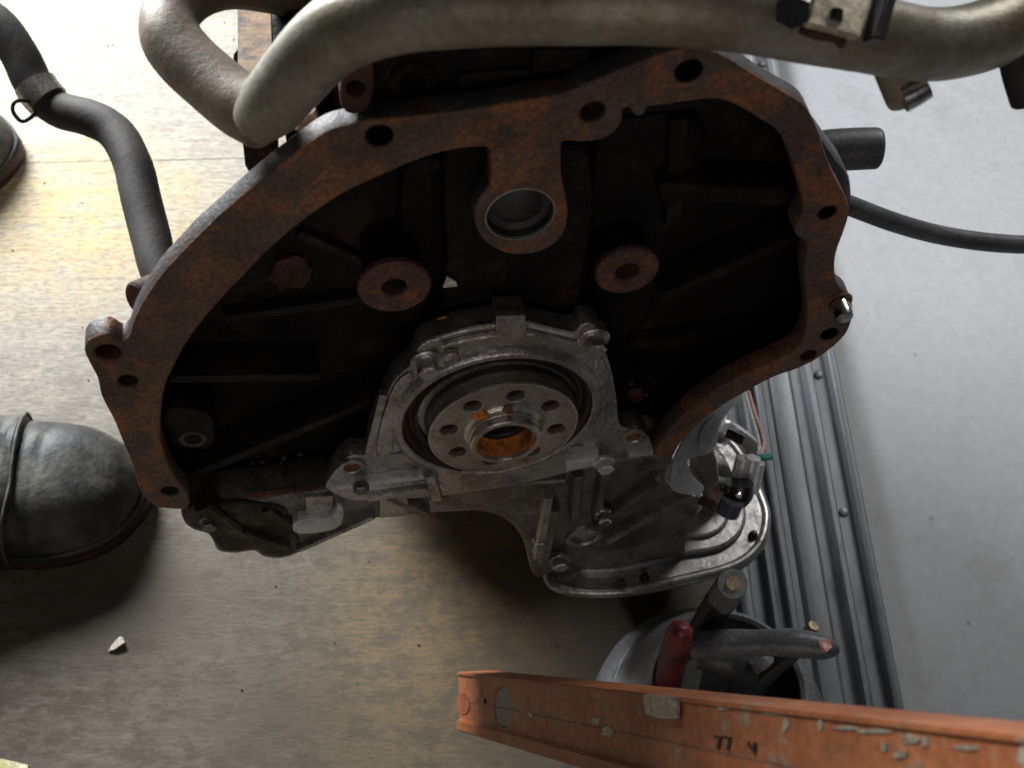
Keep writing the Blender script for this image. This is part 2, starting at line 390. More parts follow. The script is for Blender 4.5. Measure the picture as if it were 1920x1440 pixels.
outer = [(352, 953), (318, 955), (288, 948), (266, 925), (250, 880), (232, 835), (212, 785), (190, 745), (183, 712), (168, 682), (159, 660), (163, 642), (182, 631), (208, 628), (230, 640), (243, 628),
 (252, 598), (272, 562), (300, 520), (345, 468), (392, 422), (446, 374), (502, 328), (560, 284), (612, 248), (650, 236), (690, 227), (745, 221), (810, 214), (880, 207), (950, 195), (1010, 185), (1060, 176), (1100, 158),
 (1150, 137), (1200, 118), (1250, 100), (1300, 91), (1340, 97), (1385, 121), (1435, 153), (1480, 178), (1512, 202), (1532, 240), (1549, 290), (1568, 335), (1588, 375), (1592, 402), (1584, 432), (1570, 470), (1566, 505), (1573, 535),
 (1594, 556), (1600, 588), (1590, 622), (1566, 648), (1535, 672), (1500, 690), (1450, 708), (1400, 735), (1350, 765), (1305, 800), (1275, 835), (1258, 860), (1238, 860)]
inner = [(1228, 850), (1240, 828), (1268, 792), (1308, 756), (1358, 722), (1418, 692), (1478, 664), (1502, 640), (1514, 600), (1511, 550), (1507, 505), (1514, 462), (1506, 450), (1494, 442), (1490, 426), (1500, 405), (1507, 385), (1497, 345), (1482, 298),
 (1462, 254), (1432, 228), (1385, 200), (1345, 187), (1300, 190), (1250, 198), (1215, 202), (1206, 216), (1190, 218), (1180, 204), (1168, 208), (1166, 228), (1148, 252), (1120, 264), (1090, 267), (1058, 266), (1053, 280), (1053, 330), (1062, 368),
 (1066, 405), (1055, 440), (1028, 466), (985, 478), (942, 473), (906, 450), (890, 415), (894, 382), (910, 358), (920, 340), (920, 300), (915, 278), (880, 278), (830, 286), (765, 308), (705, 334), (640, 366), (565, 418), (500, 474), (432, 544), (372, 612), (334, 672),
 (310, 725), (301, 785), (305, 840), (326, 890), (352, 925)]
fo = smooth2(px2(outer + inner), 3)
holes_px = [(712, 256, .0052), (1112, 212, .0050), (1292, 135, .0053), (1552, 400, .0042), (1556, 628, .0047), (1516, 668, .0045), (318, 922, .0044), (240, 716, .0046), (203, 662, .0056)]
hs = [circle(L(x, y), r, 24) for x, y, r in holes_px]
hs.append(circle(L(976, 404), .0150, 40))
ring = plate(fo, hs, 0, .011, .0012, .0004)
fo_ = E('bell_housing_flange', ring, 'rust_flange', 'rust brown bell housing flange with bolt holes round its edge')
ring.materials.append(M['casting_side'])
for p in ring.polygons:
    c_ = p.center
    if abs(p.normal.z) < .6 and c_.z < -.001 and p.normal.dot(Vector((c_.x, c_.y - .05, 0)).normalized()) > .3: p.material_index = 1
for i, (x, y, r) in enumerate(holes_px):
    E('hole_liner', lathe([(r - .0001, -.0105), (r - .0001, -.0008), (r - .0004, -.0008), (r - .0006, -.0100), (.0001, -.0098), (.0001, -.0108), (r - .0001, -.0108)], L3(x, y, 0), (0, 0, 1), 24, close=True), 'rust_dark' if i in (1, 5, 6, 7, 8) else 'casting_black', parent=fo_)
# tapering wall behind the flange, from the middle of the flange band to the rear wall
mid = [(345, 946), (312, 938), (286, 905), (266, 850), (250, 790), (235, 748), (232, 715), (236, 690), (262, 640), (285, 605), (312, 560), (352, 505), (398, 458), (452, 410), (508, 364), (568, 320), (640, 284), (700, 262), (760, 250),
 (880, 240), (1010, 226), (1090, 205), (1150, 172), (1220, 152), (1300, 140), (1345, 142), (1400, 165), (1450, 198), (1488, 228), (1508, 285), (1528, 340), (1545, 385), (1545, 420), (1540, 470), (1536, 520), (1545, 590), (1530, 640), (1490, 676), (1420, 700), (1350, 738), (1300, 778), (1262, 822), (1244, 848), (1236, 866), (1000, 930), (700, 950), (450, 955)]
ZB = -.040
bm = bmesh.new(); mm = smooth2([Vector((x, y)) for x, y in mid], 2)
ra = [bm.verts.new(L3(p.x, p.y, -.0125)) for p in mm]; rb_ = [bm.verts.new(L3(p.x, p.y, ZB)) for p in mm]
def inpx(p, k=14):
    c_ = Vector((880, 560)); d_ = (c_ - p).normalized(); return p + d_ * k
rc_ = [bm.verts.new(L3(*inpx(p), ZB)) for p in mm]; rd_ = [bm.verts.new(L3(*inpx(p), -.0125)) for p in mm]
for A_, B_ in ((ra, rb_), (rb_, rc_), (rc_, rd_), (rd_, ra)):
    for k in range(len(mm)): bm.faces.new((A_[k], A_[(k + 1) % len(mm)], B_[(k + 1) % len(mm)], B_[k]))
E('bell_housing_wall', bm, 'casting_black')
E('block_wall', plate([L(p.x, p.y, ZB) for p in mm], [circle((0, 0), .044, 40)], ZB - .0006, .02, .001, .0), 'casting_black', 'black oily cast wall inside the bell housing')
# block body going back
bl = L(520, 330, -.07); br = L(1390, 130, -.07)
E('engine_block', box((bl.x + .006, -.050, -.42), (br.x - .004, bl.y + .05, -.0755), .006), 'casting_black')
# cylinder head above
hl = L(590, 205, -.02); hr = L(1400, 150, -.02); ht = L(900, 210, -.02)
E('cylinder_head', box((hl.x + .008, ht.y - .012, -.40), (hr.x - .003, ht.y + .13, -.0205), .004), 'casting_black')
bm = bmesh.new()
for pts, z in (([(1000, 120), (1100, 118)], -.014), ([(860, 165), (1030, 150)], -.016)):
    bar(L3(*pts[0], z), L3(*pts[1], z), .010, .010, bm)
E('head_rib', bm, 'casting_black')
E('head_bolt', lathe([(.0085, 0), (.0085, .003), (.005, .003), (.005, -.004)], L3(772, 145, -.0205), (0, 0, 1), 24), 'casting_black')
# rusty bracket stack left of the head, and the rusty side of the block behind the pipe bend
E('rusty_bracket', plate(smooth2(px2([(640, 150), (665, 128), (700, 118), (702, 170), (690, 205), (662, 215), (640, 200)], -.004), 2), [circle(L(668, 168, -.004), .0035, 16)], -.004, .016, .001, .0006), 'rust_dark')
E('lifting_bracket', plate(px2([(554, 246), (566, 228), (592, 205), (598, 232), (575, 252)], -.02), [], -.02, .006, .0006, .0006), 'bracket_cream', 'small pale rusty bracket wedged under the pipe')
gl = LD(486, 300, .78); gt = LD(480, 10, .92)
E('manifold_gasket', bar(LD(494, 330, .70), LD(482, -40, 1.0), .020, .05, taper=1.2), 'manifold_brown', 'brown rusty edge of the manifold beside the block')
bm = bmesh.new(); tube([LD(497, 60, .80), LD(470, 118, .78)], .012, 14, 2, True, bm); E('manifold_stud', bm, 'black_plastic')
E('side_boss', lathe([(.008, -.01), (.008, .003), (.007, .004)], L3(268, 556, -.026), (-.7, .3, .6), 20), 'rust_dark')

# raised castings on the rear wall -----------------------------------
def slab(pts, z, th, mat='casting_black', name='cast_web', bev=.002, wob=.0004): return E(name, plate(smooth2(px2(pts, z), 3), [], z, th, bev, wob), mat)
slab([(838, 285), (930, 280), (1060, 280), (1105, 300), (1112, 420), (1085, 560), (1090, 640), (1000, 690), (880, 690), (800, 640), (838, 560)], -.020, .032, name='centre_web')
slab([(752, 330), (800, 300), (832, 300), (838, 420), (832, 560), (790, 620), (740, 600), (745, 480)], -.032, .020, name='cylinder_wall', bev=.007)
slab([(1115, 270), (1210, 220), (1290, 215), (1330, 270), (1300, 370), (1262, 470), (1230, 600), (1150, 640), (1110, 560)], -.032, .020, name='cylinder_wall', bev=.007)
slab([(1240, 345), (1300, 345), (1460, 355), (1500, 362), (1500, 388), (1440, 388), (1290, 382), (1245, 382)], -.022, .030, name='cast_rib')
def rib_bar(a, b, z, wd, ht=.028, name='cast_rib', taper=1.0, mat='casting_side'):
    return E(name, bar(L3(*a, z), L3(*b, z), wd, ht, taper=taper), 'casting_rib')
mk('casting_rib', (.0075, .0068, .0064), (.019, .017, .015), 40, .55, .2, .8, 300, (.045, .026, .016), .62, 40, .08, grain=.5)
rib_bar((1240, 560), (1500, 442), -.022, .008)
rib_bar((318, 712), (600, 708), -.020, .0075)
rib_bar((372, 888), (700, 752), -.020, .008, taper=.8)
rib_bar((1180, 650), (1490, 600), -.034, .008)
rib_bar((1190, 700), (1460, 668), -.034, .007)
rib_bar((420, 600), (700, 560), -.034, .007)
rib_bar((560, 440), (740, 520), -.036, .006)
rib_bar((1275, 225), (1262, 420), -.028, .010)
# threaded pads
def pad(px, py, r, hr, z, mat, name='bolt_pad', lab=None):
    c = L3(px, py, z)
    bm = lathe([(hr, -.016), (hr, -.001), (hr + .0008, 0), (r - .001, 0), (r, -.001), (r, -.0035)], c, (0, 0, 1), 40)
    o_ = E(name, bm, mat, lab)
    E('pad_stem', lathe([(r - .0004, -.0035), (r * .8, -.014), (r * .8, -.03)], c, (0, 0, 1), 32), 'casting_black', parent=o_)
    return o_
pad(740, 541, .0165, .0056, -.010, 'rust_red', lab='dull rusty round pad left of the core plug')
E('pad_hole_thread', lathe([(.0056, -.0165), (.0048, -.016), (.0035, -.0155), (.0001, -.0155)], L3(740, 541, -.010), (0, 0, 1), 24), 'rust_orange')
pad(1177, 511, .0150, .0056, -.010, 'rust_red', lab='red rusty round pad right of the core plug')
E('pad_hole_thread', lathe([(.0056, -.0115), (.0048, -.011), (.0035, -.0105), (.0001, -.0105)], L3(1177, 511, -.010), (0, 0, 1), 24), 'rust_orange')
slab([(310, 770), (395, 778), (398, 838), (345, 842), (318, 830)], -.016, .02, name='corner_pad')
E('corner_pad_hole', lathe([(.0068, -.001), (.0068, .0006), (.0045, .0006), (.0042, -.006), (.0001, -.006)], L3(362, 822, -.016), (0, 0, 1), 24), 'casting_side')
# core plug in its ring
c = L3(976, 404, 0)
plug = E('core_plug', lathe([(.0149, -.012), (.0149, -.0015), (.0142, -.0012), (.0134, -.0052), (.0105, -.0062), (.006, -.0046), (.0001, -.0038)], c, (0, 0, 1), 48), 'tool_dark', 'dark domed core plug in a rusty ring')
E('plug_rim', lathe([(.01495, -.0016), (.01495, -.0004), (.0142, -.0003), (.0139, -.0016)], c, (0, 0, 1), 48, close=True), 'steel_machined')
# a few chips of rust and debris lying inside the bell
def chip(p, r, mat, name='rust_flake', thick=.3, seed=0):
    rr = random.Random(seed); bm = bmesh.new(); bmesh.ops.create_icosphere(bm, subdivisions=2, radius=r)
    for v in bm.verts:
        v.co.z *= thick; v.co += noise.noise_vector(v.co * 260 + Vector((seed, 0, 0))) * r * .5
    bm.transform(Matrix.Translation(p)); return bm
E('rust_scab', chip(L3(832, 608, -.014), .006, 0, seed=3), 'rust_orange')
E('rust_scab', chip(L3(545, 510, -.039), .011, 0, seed=5), 'rust_dark')
E('rust_scab', chip(L3(1205, 800, -.018), .008, 0, seed=8), 'rust_red')
E('rust_scab', chip(L3(1188, 742, -.030), .006, 0, seed=9), 'rust_dark')
E('rust_scab', chip(L3(1182, 820, -.010), .0035, 0, seed=19), 'rust_orange')
bm = bmesh.new()
for i in range(60):
    x = random.uniform(470, 640) if i % 2 else random.uniform(1170, 1260); y = random.uniform(850, 915) if i % 2 else random.uniform(700, 830)
    t = chip(L3(x, y, -.038 + random.random() * .008), random.uniform(.0006, .0018), 0, seed=i, thick=.8)
    me_ = bpy.data.meshes.new('t'); t.to_mesh(me_); t.free(); bm.from_mesh(me_); bpy.data.meshes.remove(me_)
gr = E('rust_grit', bm, 'rust_dark'); gr['kind'] = 'stuff'
E('sill_edge', bar(L3(465, 936, -.012), L3(606, 917, -.012), .0016, .003), 'rust_red', 'thin red rusty edge at the lower left of the bell')

# seal retainer ---------------------------------------------------------
ZR = -.004
ret = [(612, 917), (618, 898), (640, 868), (655, 855), (674, 855), (688, 848), (698, 806), (722, 745), (744, 708), (772, 682), (782, 656), (800, 640), (835, 626), (880, 614), (928, 607), (929, 594), (934, 591), (984, 590), (988, 604), (1030, 615), (1075, 624), (1088, 610), (1110, 606), (1128, 620),
 (1132, 650), (1146, 690), (1156, 740), (1162, 795), (1180, 803), (1198, 800), (1212, 812), (1226, 850), (1180, 864), (1080, 884), (960, 912), (820, 932), (690, 940), (650, 936)]
E('seal_retainer', plate(smooth2(px2(ret, ZR), 3), [circle((0, 0), .0492, 64), circle(L(660, 873, ZR), .0042, 20), circle(L(1187, 816, ZR), .0042, 20)], ZR, .012, .0012, .0003), 'aluminium_oily', 'dull aluminium crankshaft seal carrier')
E('seal_carrier_ring', lathe([(.0492, -.012), (.0492, .0030), (.0500, .0036), (.0525, .0036), (.0545, .002), (.0565, -.004)], (0, 0, ZR), (0, 0, 1), 96), 'aluminium_oily')
# top lip following the arc
def arc(r, a0, a1, n, z): return [Vector((r * math.cos(math.radians(a0 + (a1 - a0) * i / n)), r * math.sin(math.radians(a0 + (a1 - a0) * i / n)), z)) for i in range(n + 1)]
lip = [L3(x, y, ZR + .001) for x, y in [(828, 648), (870, 636), (930, 626), (985, 624), (1035, 632), (1078, 644)]]
E('carrier_lip', tube(lip, .0016, 8, 3), 'aluminium_oily')
E('carrier_lip', tube([L3(x, y, ZR + .0005) for x, y in [(800, 640), (838, 627), (882, 615), (926, 609)]], .0014, 8, 3), 'aluminium_oily')
E('carrier_lip', tube([L3(x, y, ZR + .0005) for x, y in [(990, 607), (1032, 618), (1074, 627)]], .0016, 8, 3), 'aluminium_bright')
E('carrier_tab', plate(px2([(930, 594), (985, 592), (988, 640), (930, 642)], ZR + .003), [], ZR + .003, .005, .0008), 'aluminium_oily')
for px, py in ((800, 676), (1112, 634)):
    c = L3(px, py, ZR)
    bb = E('bolt', bolt(c, .0048, .009), 'aluminium_oily' if px < 900 else 'steel_machined')
    E('bolt_boss', lathe([(.0085, -.004), (.0082, .0012), (.0072, .002)], c, (0, 0, 1), 24), 'aluminium_oily')
E('bolt', bolt(L3(845, 660, ZR), .0035, .004, washer=False), 'aluminium_oily')
for px, py in ((660, 873), (1187, 816)):
    c = L3(px, py, ZR)
    E('ear_rim', lathe([(.0042, -.006), (.0042, .0012), (.0048, .0018), (.0068, .0016), (.0074, 0), (.0074, -.002)], c, (0, 0, 1), 28, close=True), 'aluminium_oily')
    E('ear_rust', lathe([(.0041, -.005), (.0041, -.003), (.001, -.0034)], c, (0, 0, 1), 20), 'rust_orange')
# lower rails of the retainer
E('retainer_rail', bar(L3(622, 917, .001), L3(800, 895, .001), .0042, .012), 'aluminium_bright')
E('retainer_rail', bar(L3(690, 938, .000), L3(830, 918, .000), .005, .012), 'aluminium_oily')
E('retainer_rail', bar(L3(1062, 878, .002), L3(1125, 866, .002), .0075, .012), 'aluminium_bright')
E('retainer_rail', bar(L3(1180, 856, .001), L3(1224, 850, .001), .0045, .012), 'aluminium_bright')
E('retainer_rail', bar(L3(806, 895, .003), L3(820, 940, .003), .007, .016), 'aluminium_oily')
E('bolt', bolt(L3(676, 905, 0), .0040, .006, washer=False), 'aluminium_dark')
E('bolt', bolt(L3(1132, 864, .001), .0044, .007, washer=True), 'aluminium_bright')
E('retainer_ridge', bar(L3(720, 742, ZR + .0015), L3(692, 850, ZR + .0015), .004, .004), 'aluminium_oily')
for a_ in (205, 232, 318):
    q = math.radians(a_); E('carrier_rib', bar(Vector((.0560 * math.cos(q), .0560 * math.sin(q), ZR + .0016)), Vector((.0640 * math.cos(q), .0600 * math.sin(q), ZR + .0008)), .0022, .004), 'aluminium_oily')
E('gasket_bead', tube([L3(x, y, ZR - .006) for x, y in [(690, 850), (700, 806), (723, 745), (745, 708), (772, 683), (784, 655)]], .0016, 8, 3, wob=.0006), 'casting_black')
E('casting_step', plate(smooth2(px2([(742, 720), (766, 700), (776, 712), (757, 745), (742, 800), (736, 850), (706, 858), (712, 806), (726, 756)], ZR + .0016), 3), [], ZR + .0016, .004, .0012), 'aluminium_oily')
E('casting_step', plate(smooth2(px2([(1120, 668), (1138, 690), (1148, 740), (1152, 800), (1132, 806), (1124, 745), (1112, 700)], ZR + .0016), 3), [], ZR + .0016, .004, .0012), 'aluminium_oily')
# rubber seal
E('crank_seal', lathe([(.0490, -.010), (.0490, .0006), (.0482, .0012), (.0470, .0004), (.0452, -.0030), (.0436, -.0036), (.0424, -.0010), (.0412, -.0014), (.0404, -.006), (.0404, -.012)], (0, 0, ZR), (0, 0, 1), 96), 'seal_rubber', 'dark brown rubber crankshaft seal')
# crank flange with eight holes
ZF = .0035
hc = L(970.5, 733.6, ZF); cc = L(944, 806, ZF)
# slight offset of the crank so that it sits where the photo has it
h0 = math.atan2(hc.y - cc.y, hc.x - cc.x); rb = .0285
cf = plate(circle(cc, .0388, 96), [circle((cc.x + rb * math.cos(h0 + k * PI / 4), cc.y + rb * math.sin(h0 + k * PI / 4)), .0046, 22) for k in range(8)] + [circle(cc, .0145, 40)], ZF, .012, .0008)
crank = E('crankshaft_flange', cf, 'steel_machined', 'round steel crankshaft flange with eight bolt holes')
E('flange_rim', lathe([(.0389, -.003), (.0391, -.0006), (.0388, .0003), (.0378, .0003)], (cc.x, cc.y, ZF), (0, 0, 1), 96, close=True), 'steel_edge', parent=crank)
E('crank_journal', lathe([(.0395, -.008), (.0395, -.05), (.0165, -.05), (.0165, -.008)], (cc.x, cc.y, ZF), (0, 0, 1), 64, close=True), 'tool_dark', parent=crank)
E('pilot_hub', lathe([(.01495, -.010), (.01495, .0070), (.0156, .0085), (.0176, .0085), (.0182, .0078), (.0182, .0048), (.0176, .0044), (.0176, .0038), (.0184, .0034), (.0186, .0010), (.0205, 0), (.0205, -.004), (.0152, -.010)], (cc.x, cc.y, ZF), (0, 0, 1), 64, close=True), 'steel_edge', 'raised steel pilot hub with an orange rusty bore', parent=crank)
E('hub_bore', lathe([(.0149, -.0035), (.0149, .0060), (.0146, .0060), (.0143, -.0025), (.0136, -.0035)], (cc.x, cc.y, ZF), (0, 0, 1), 48, close=True), 'rust_orange', parent=crank)
E('bore_depth', lathe([(.0149, -.0040), (.0128, -.0040), (.0112, -.0050), (.0108, -.030), (.0001, -.030), (.0001, -.032), (.0149, -.032)], (cc.x, cc.y, ZF), (0, 0, 1), 48, close=True), 'pan_dark', parent=crank)
bm = bmesh.new()
for k in range(8):
    lathe([(.0045, -.003), (.0045, -.011), (.0038, -.0112), (.0038, -.003)], (cc.x + rb * math.cos(h0 + k * PI / 4), cc.y + rb * math.sin(h0 + k * PI / 4), ZF), (0, 0, 1), 18, bm, close=True)
E('hole_rust', bm, 'rust_red', parent=crank)
E('hub_scab', chip(Vector((cc.x - .012, cc.y + .0155, ZF + .0005)), .0042, 0, seed=33, thick=.25), 'rust_orange', parent=crank)
E('hub_scab', chip(Vector((cc.x + .002, cc.y + .0195, ZF + .0005)), .0030, 0, seed=36, thick=.25), 'rust_red', parent=crank)

# lower crankcase -----------------------------------------------------------
ZC = -.012
low = [(352, 950), (340, 962), (345, 985), (365, 998), (388, 1003), (398, 1020), (408, 1036), (440, 1040), (475, 1036), (492, 1046), (525, 1050), (560, 1040), (622, 1006), (700, 976), (770, 968), (850, 962), (905, 962), (942, 974), (970, 998), (986, 1030), (1000, 1082), (1020, 1082), (1045, 1075), (1120, 1082), (1200, 1076), (1278, 1052),
 (1288, 1020), (1308, 965), (1318, 940), (1290, 925), (1258, 915), (1250, 890), (1262, 862), (1225, 852), (1080, 880), (960, 905), (690, 932), (610, 918), (480, 938), (400, 948)]
E('lower_crankcase', plate(smooth2(px2(low, ZC), 3), [circle(L(1095, 1004, ZC), .0085, 28)], ZC, .024, .003, .0006), 'aluminium_dark', 'dark oily aluminium lower crankcase')
E('corner_casting', plate(smooth2(px2([(356, 952), (344, 964), (349, 984), (368, 995), (390, 1000), (402, 1018), (412, 1032), (442, 1036), (476, 1032), (494, 1042), (525, 1046), (556, 1036), (560, 1012), (540, 985), (535, 955), (480, 946), (400, 952)], ZC + .002), 3), [], ZC + .002, .006, .002, .0006), 'casting_grimy', 'grimy dark casting at the lower left corner of the crankcase')
E('crankcase_boss', lathe([(.0085, -.012), (.0085, .0010), (.0092, .0018), (.0118, .0014), (.0130, -.001)], L3(1095, 1004, ZC), (0, 0, 1), 36), 'aluminium_oily')
E('boss_floor', lathe([(.0086, -.014), (.0086, -.011), (.0001, -.010)], L3(1095, 1004, ZC), (0, 0, 1), 24), 'aluminium_bright')
def crib(a, b, w_, mat='aluminium_dark', z=-.004, name='crankcase_rib', h=.012, taper=1): return E(name, bar(L3(*a, z), L3(*b, z), w_, h, taper=taper), mat)
crib((1120, 992), (1235, 905), .006, taper=.7)
crib((1140, 1018), (1300, 930), .006, 'aluminium_oily')
crib((1020, 1062), (1040, 960), .007)
crib((1030, 935), (1010, 1050), .006, 'aluminium_oily')
crib((1085, 895), (1078, 975), .006)
crib((1135, 890), (1120, 975), .005)
crib((640, 930), (1060, 902), .004, 'aluminium_oily', -.006)
crib((720, 930), (800, 968), .006)
crib((560, 1034), (700, 972), .0045, 'aluminium_oily', -.008)
crib((380, 956), (440, 1000), .010, 'casting_grimy', -.006)
crib((440, 1000), (540, 1030), .008, 'casting_grimy', -.006, taper=.6)
crib((500, 960), (560, 1000), .006, 'casting_grimy', -.007)
E('rear_pad', plate(px2([(712, 938), (765, 932), (768, 968), (712, 973)], -.004), [], -.004, .012, .001), 'aluminium_oily')
E('notch_step', plate(smooth2(px2([(548, 990), (560, 976), (610, 972), (628, 962), (634, 945), (645, 955), (640, 985), (610, 998), (560, 1002)], -.006), 2), [], -.006, .008, .001), 'aluminium_bright')
E('notch_wall', plate(px2([(572, 935), (625, 930), (625, 962), (600, 972), (575, 972)], -.009), [], -.009, .008, .001), 'aluminium_oily')
E('bolt', bolt(L3(1048, 1046, -.008), .0050, .008), 'aluminium_oily')
E('bolt', bolt(L3(1012, 1010, -.009), .0036, .006), 'aluminium_oily')
E('bolt', bolt(L3(1130, 958, -.006), .0036, .009), 'steel_bright')
E('bolt', bolt(L3(392, 975, -.010), .0040, .006), 'aluminium_dark')
# dark underside of the block and sump seen below
ud = L(1000, 985, -.05)
# oil pan -----------------------------------------------------------------
pb = L(1180, 1078, -.006).y
panpx = [(1028, 1068), (1040, 1092), (1080, 1103), (1140, 1105), (1210, 1098), (1290, 1082), (1360, 1064), (1400, 1044), (1428, 1010), (1436, 965), (1424, 925), (1405, 885), (1380, 840), (1340, 800)]
pp = [LB(x, y, pb) for x, y in panpx]
pl = pp + [Vector((pp[-1].x - .10, pp[-1].y - .02)), Vector((pp[0].x, pp[-1].y - .02))]
pls = smooth2(pl[:14], 4, False) + pl[14:]
def horiz(me):           # turn a plate (x,y,z) into the horizontal plane (a, b, z) with its front facing up
    for v in me.vertices: v.co = Vector((v.co.x, v.co.z, v.co.y))
    me.flip_normals(); return me
cenp = sum(pl, Vector((0, 0))) / len(pl)
def shrink(pts, d): return [p + (cenp - p).normalized() * d for p in pts]
pan = E('oil_pan', horiz(plate(pls, [], pb, .0035, .0012)), 'pan_steel', 'shiny pressed steel oil pan rim wet with oil')
E('pan_lip', tube([Vector((p.x, pb - .0030, p.y)) for p in pp], .0042, 14, 5), 'pan_steel', parent=pan)
E('pan_step', horiz(plate(shrink(pls, .014), [], pb + .0050, .0065, .0026)), 'pan_steel', parent=pan)
E('pan_gutter', horiz(plate(shrink(pls, .026), [], pb + .0085, .0045, .0022)), 'pan_steel', parent=pan)
E('pan_bowl', horiz(plate(shrink(pls, .034), [], pb - .0036, .050, .008)), 'pan_dark', parent=pan)
for x, y in ((1412, 1005), (1208, 1085)):
    p = LB(x, y, pb); E('bolt', lathe([(.0034, 0), (.0034, .0012), (.0022, .0016), (.0022, .0045), (.0014, .005)], (p.x, pb, p.y), (0, 1, 0), 12), 'pan_dark', parent=pan)
# deep sump under the block
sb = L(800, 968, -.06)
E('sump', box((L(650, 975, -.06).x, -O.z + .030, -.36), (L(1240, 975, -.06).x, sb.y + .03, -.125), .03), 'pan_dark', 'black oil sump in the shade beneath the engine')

# heat shield plate, filter housing, sensor --------------------------------
def pplate(pts, anchor, normal, thick, holes=(), bevel=.0005):
    """plate lying in any plane: anchor (engine coordinates) and normal"""
    n_ = Vector(normal).normalized(); X_ = Vector((1, 0, 0)); X_ = (X_ - n_ * X_.dot(n_)).normalized(); Y_ = n_.cross(X_)
    cl = ROT.transposed() @ (CAM - O)
    def pr(px, py):
        d = ROT.transposed() @ ray(px, py); t = (Vector(anchor) - cl).dot(n_) / d.dot(n_); q = cl + d * t - Vector(anchor); return Vector((q.dot(X_), q.dot(Y_)))
    me = plate(smooth2([pr(*p) for p in pts], 3), [circle(pr(x, y), r, 16) for x, y, r in holes], 0, thick, bevel)
    mm_ = Matrix((X_, Y_, n_)).transposed().to_4x4(); me.transform(Matrix.Translation(Vector(anchor)) @ mm_); return me
sh = [(1382, 738), (1340, 764), (1302, 798), (1278, 832), (1264, 862), (1258, 890), (1258, 912), (1275, 924), (1300, 928), (1316, 925), (1320, 912), (1308, 900), (1294, 884), (1290, 866), (1304, 856), (1328, 852), (1344, 832), (1350, 800), (1366, 772), (1386, 752)]
E('heat_shield', pplate(sh, L3(1290, 925, .004), (.22, .80, .56), .0022), 'shield_paint', 'pale grey curved sheet metal shield beside the crankcase')
E('shield_crease', pplate([(1318, 800), (1345, 778), (1348, 800), (1334, 830), (1318, 846), (1310, 832)], L3(1290, 925, .0055), (.22, .80, .56), .0015), 'shield_paint')
E('shield_flange', plate(smooth2(px2([(1246, 858), (1262, 850), (1262, 905), (1280, 925), (1318, 930), (1316, 955), (1296, 966), (1270, 955), (1262, 930), (1246, 918), (1238, 890)], -.019), 2), [circle(L(1292, 940, -.019), .0030, 16)], -.019, .004, .0008), 'aluminium_bright')
hz = -.045
ha = L3(1390, 880, -.055)
E('filter_housing', pplate([(1346, 796), (1366, 784), (1394, 800), (1426, 826), (1438, 852), (1430, 880), (1405, 900), (1372, 905), (1340, 898), (1330, 870), (1334, 830)], ha, (.1, .88, .45), .030, [(1352, 822, .003)], .003), 'aluminium_bright', 'silver aluminium filter housing at the right of the pan')
E('housing_slot', tube([LD(1362, 811, .642), LD(1394, 826, .640)], .0028, 10, 2), 'black_plastic')
E('housing_leg', plate(smooth2(px2([(1300, 880), (1336, 840), (1350, 905), (1345, 960), (1315, 965), (1322, 925)], hz + .008), 2), [], hz + .008, .03, .003), 'aluminium_dark')
for i, (x0, x1) in enumerate(((1384, 1398), (1402, 1416))):
    E('housing_tube', tube([LD(x0 + 10 , 858, .632), LD(x0 - 4, 915, .640)], .0042, 16, 2), 'aluminium_bright')
E('housing_tube', tube([LD(1424, 868, .640), LD(1412, 922, .648)], .0032, 14, 2), 'aluminium_bright')
sen = E('sensor', tube([LD(1386, 905, .628), LD(1384, 925, .630), LD(1378, 938, .632)], [.0078, .0082, .0066], 20, 3), 'black_plastic', 'black plastic sensor plug')
E('sensor_tip', tube([LD(1374, 938, .622), LD(1364, 962, .626)], [.0062, .0062], 12, 2), 'blue_black', parent=sen)
E('sensor_contact', tube([LD(1386, 926, .615), LD(1384, 930, .614)], .0015, 10, 1), 'steel_bright', parent=sen)
E('brass_fitting', tube([LD(1340, 918, .640), LD(1346, 932, .636)], [.0060, .0050], 8, 2), 'brass')
E('brown_fitting', tube([LD(1322, 952, .640), LD(1330, 938, .640)], .0050, 12, 2), 'rust_dark')
E('wire', tube([LD(1404, 735, .80), LD(1416, 775, .77), LD(1430, 815, .73), LD(1432, 838, .70), LD(1422, 856, .65)], .0011, 8, 6), 'wire_pink', 'thin pink wire')
E('wire', tube([LD(1396, 735, .80), LD(1408, 775, .77), LD(1420, 815, .73), LD(1424, 840, .70), LD(1420, 856, .65)], .0011, 8, 6), 'wire_white', 'thin white wire')
E('clip', tube([LD(1418, 858, .645), LD(1445, 856, .650)], .0022, 8, 2), 'clip_teal')

# dowel pin and pieces at the right of the flange
E('dowel_pin', lathe([(.0046, -.004), (.0046, .0075), (.0040, .0100), (.0025, .0106)], L3(1572, 566, 0), (0, 0, 1), 28), 'steel_bright', 'bright steel dowel pin at the right of the flange')
E('dowel_ring', lathe([(.0053, 0), (.0053, .001), (.0066, .001), (.0070, 0)], L3(1572, 566, 0), (0, 0, 1), 28, close=True), 'rust_flange')
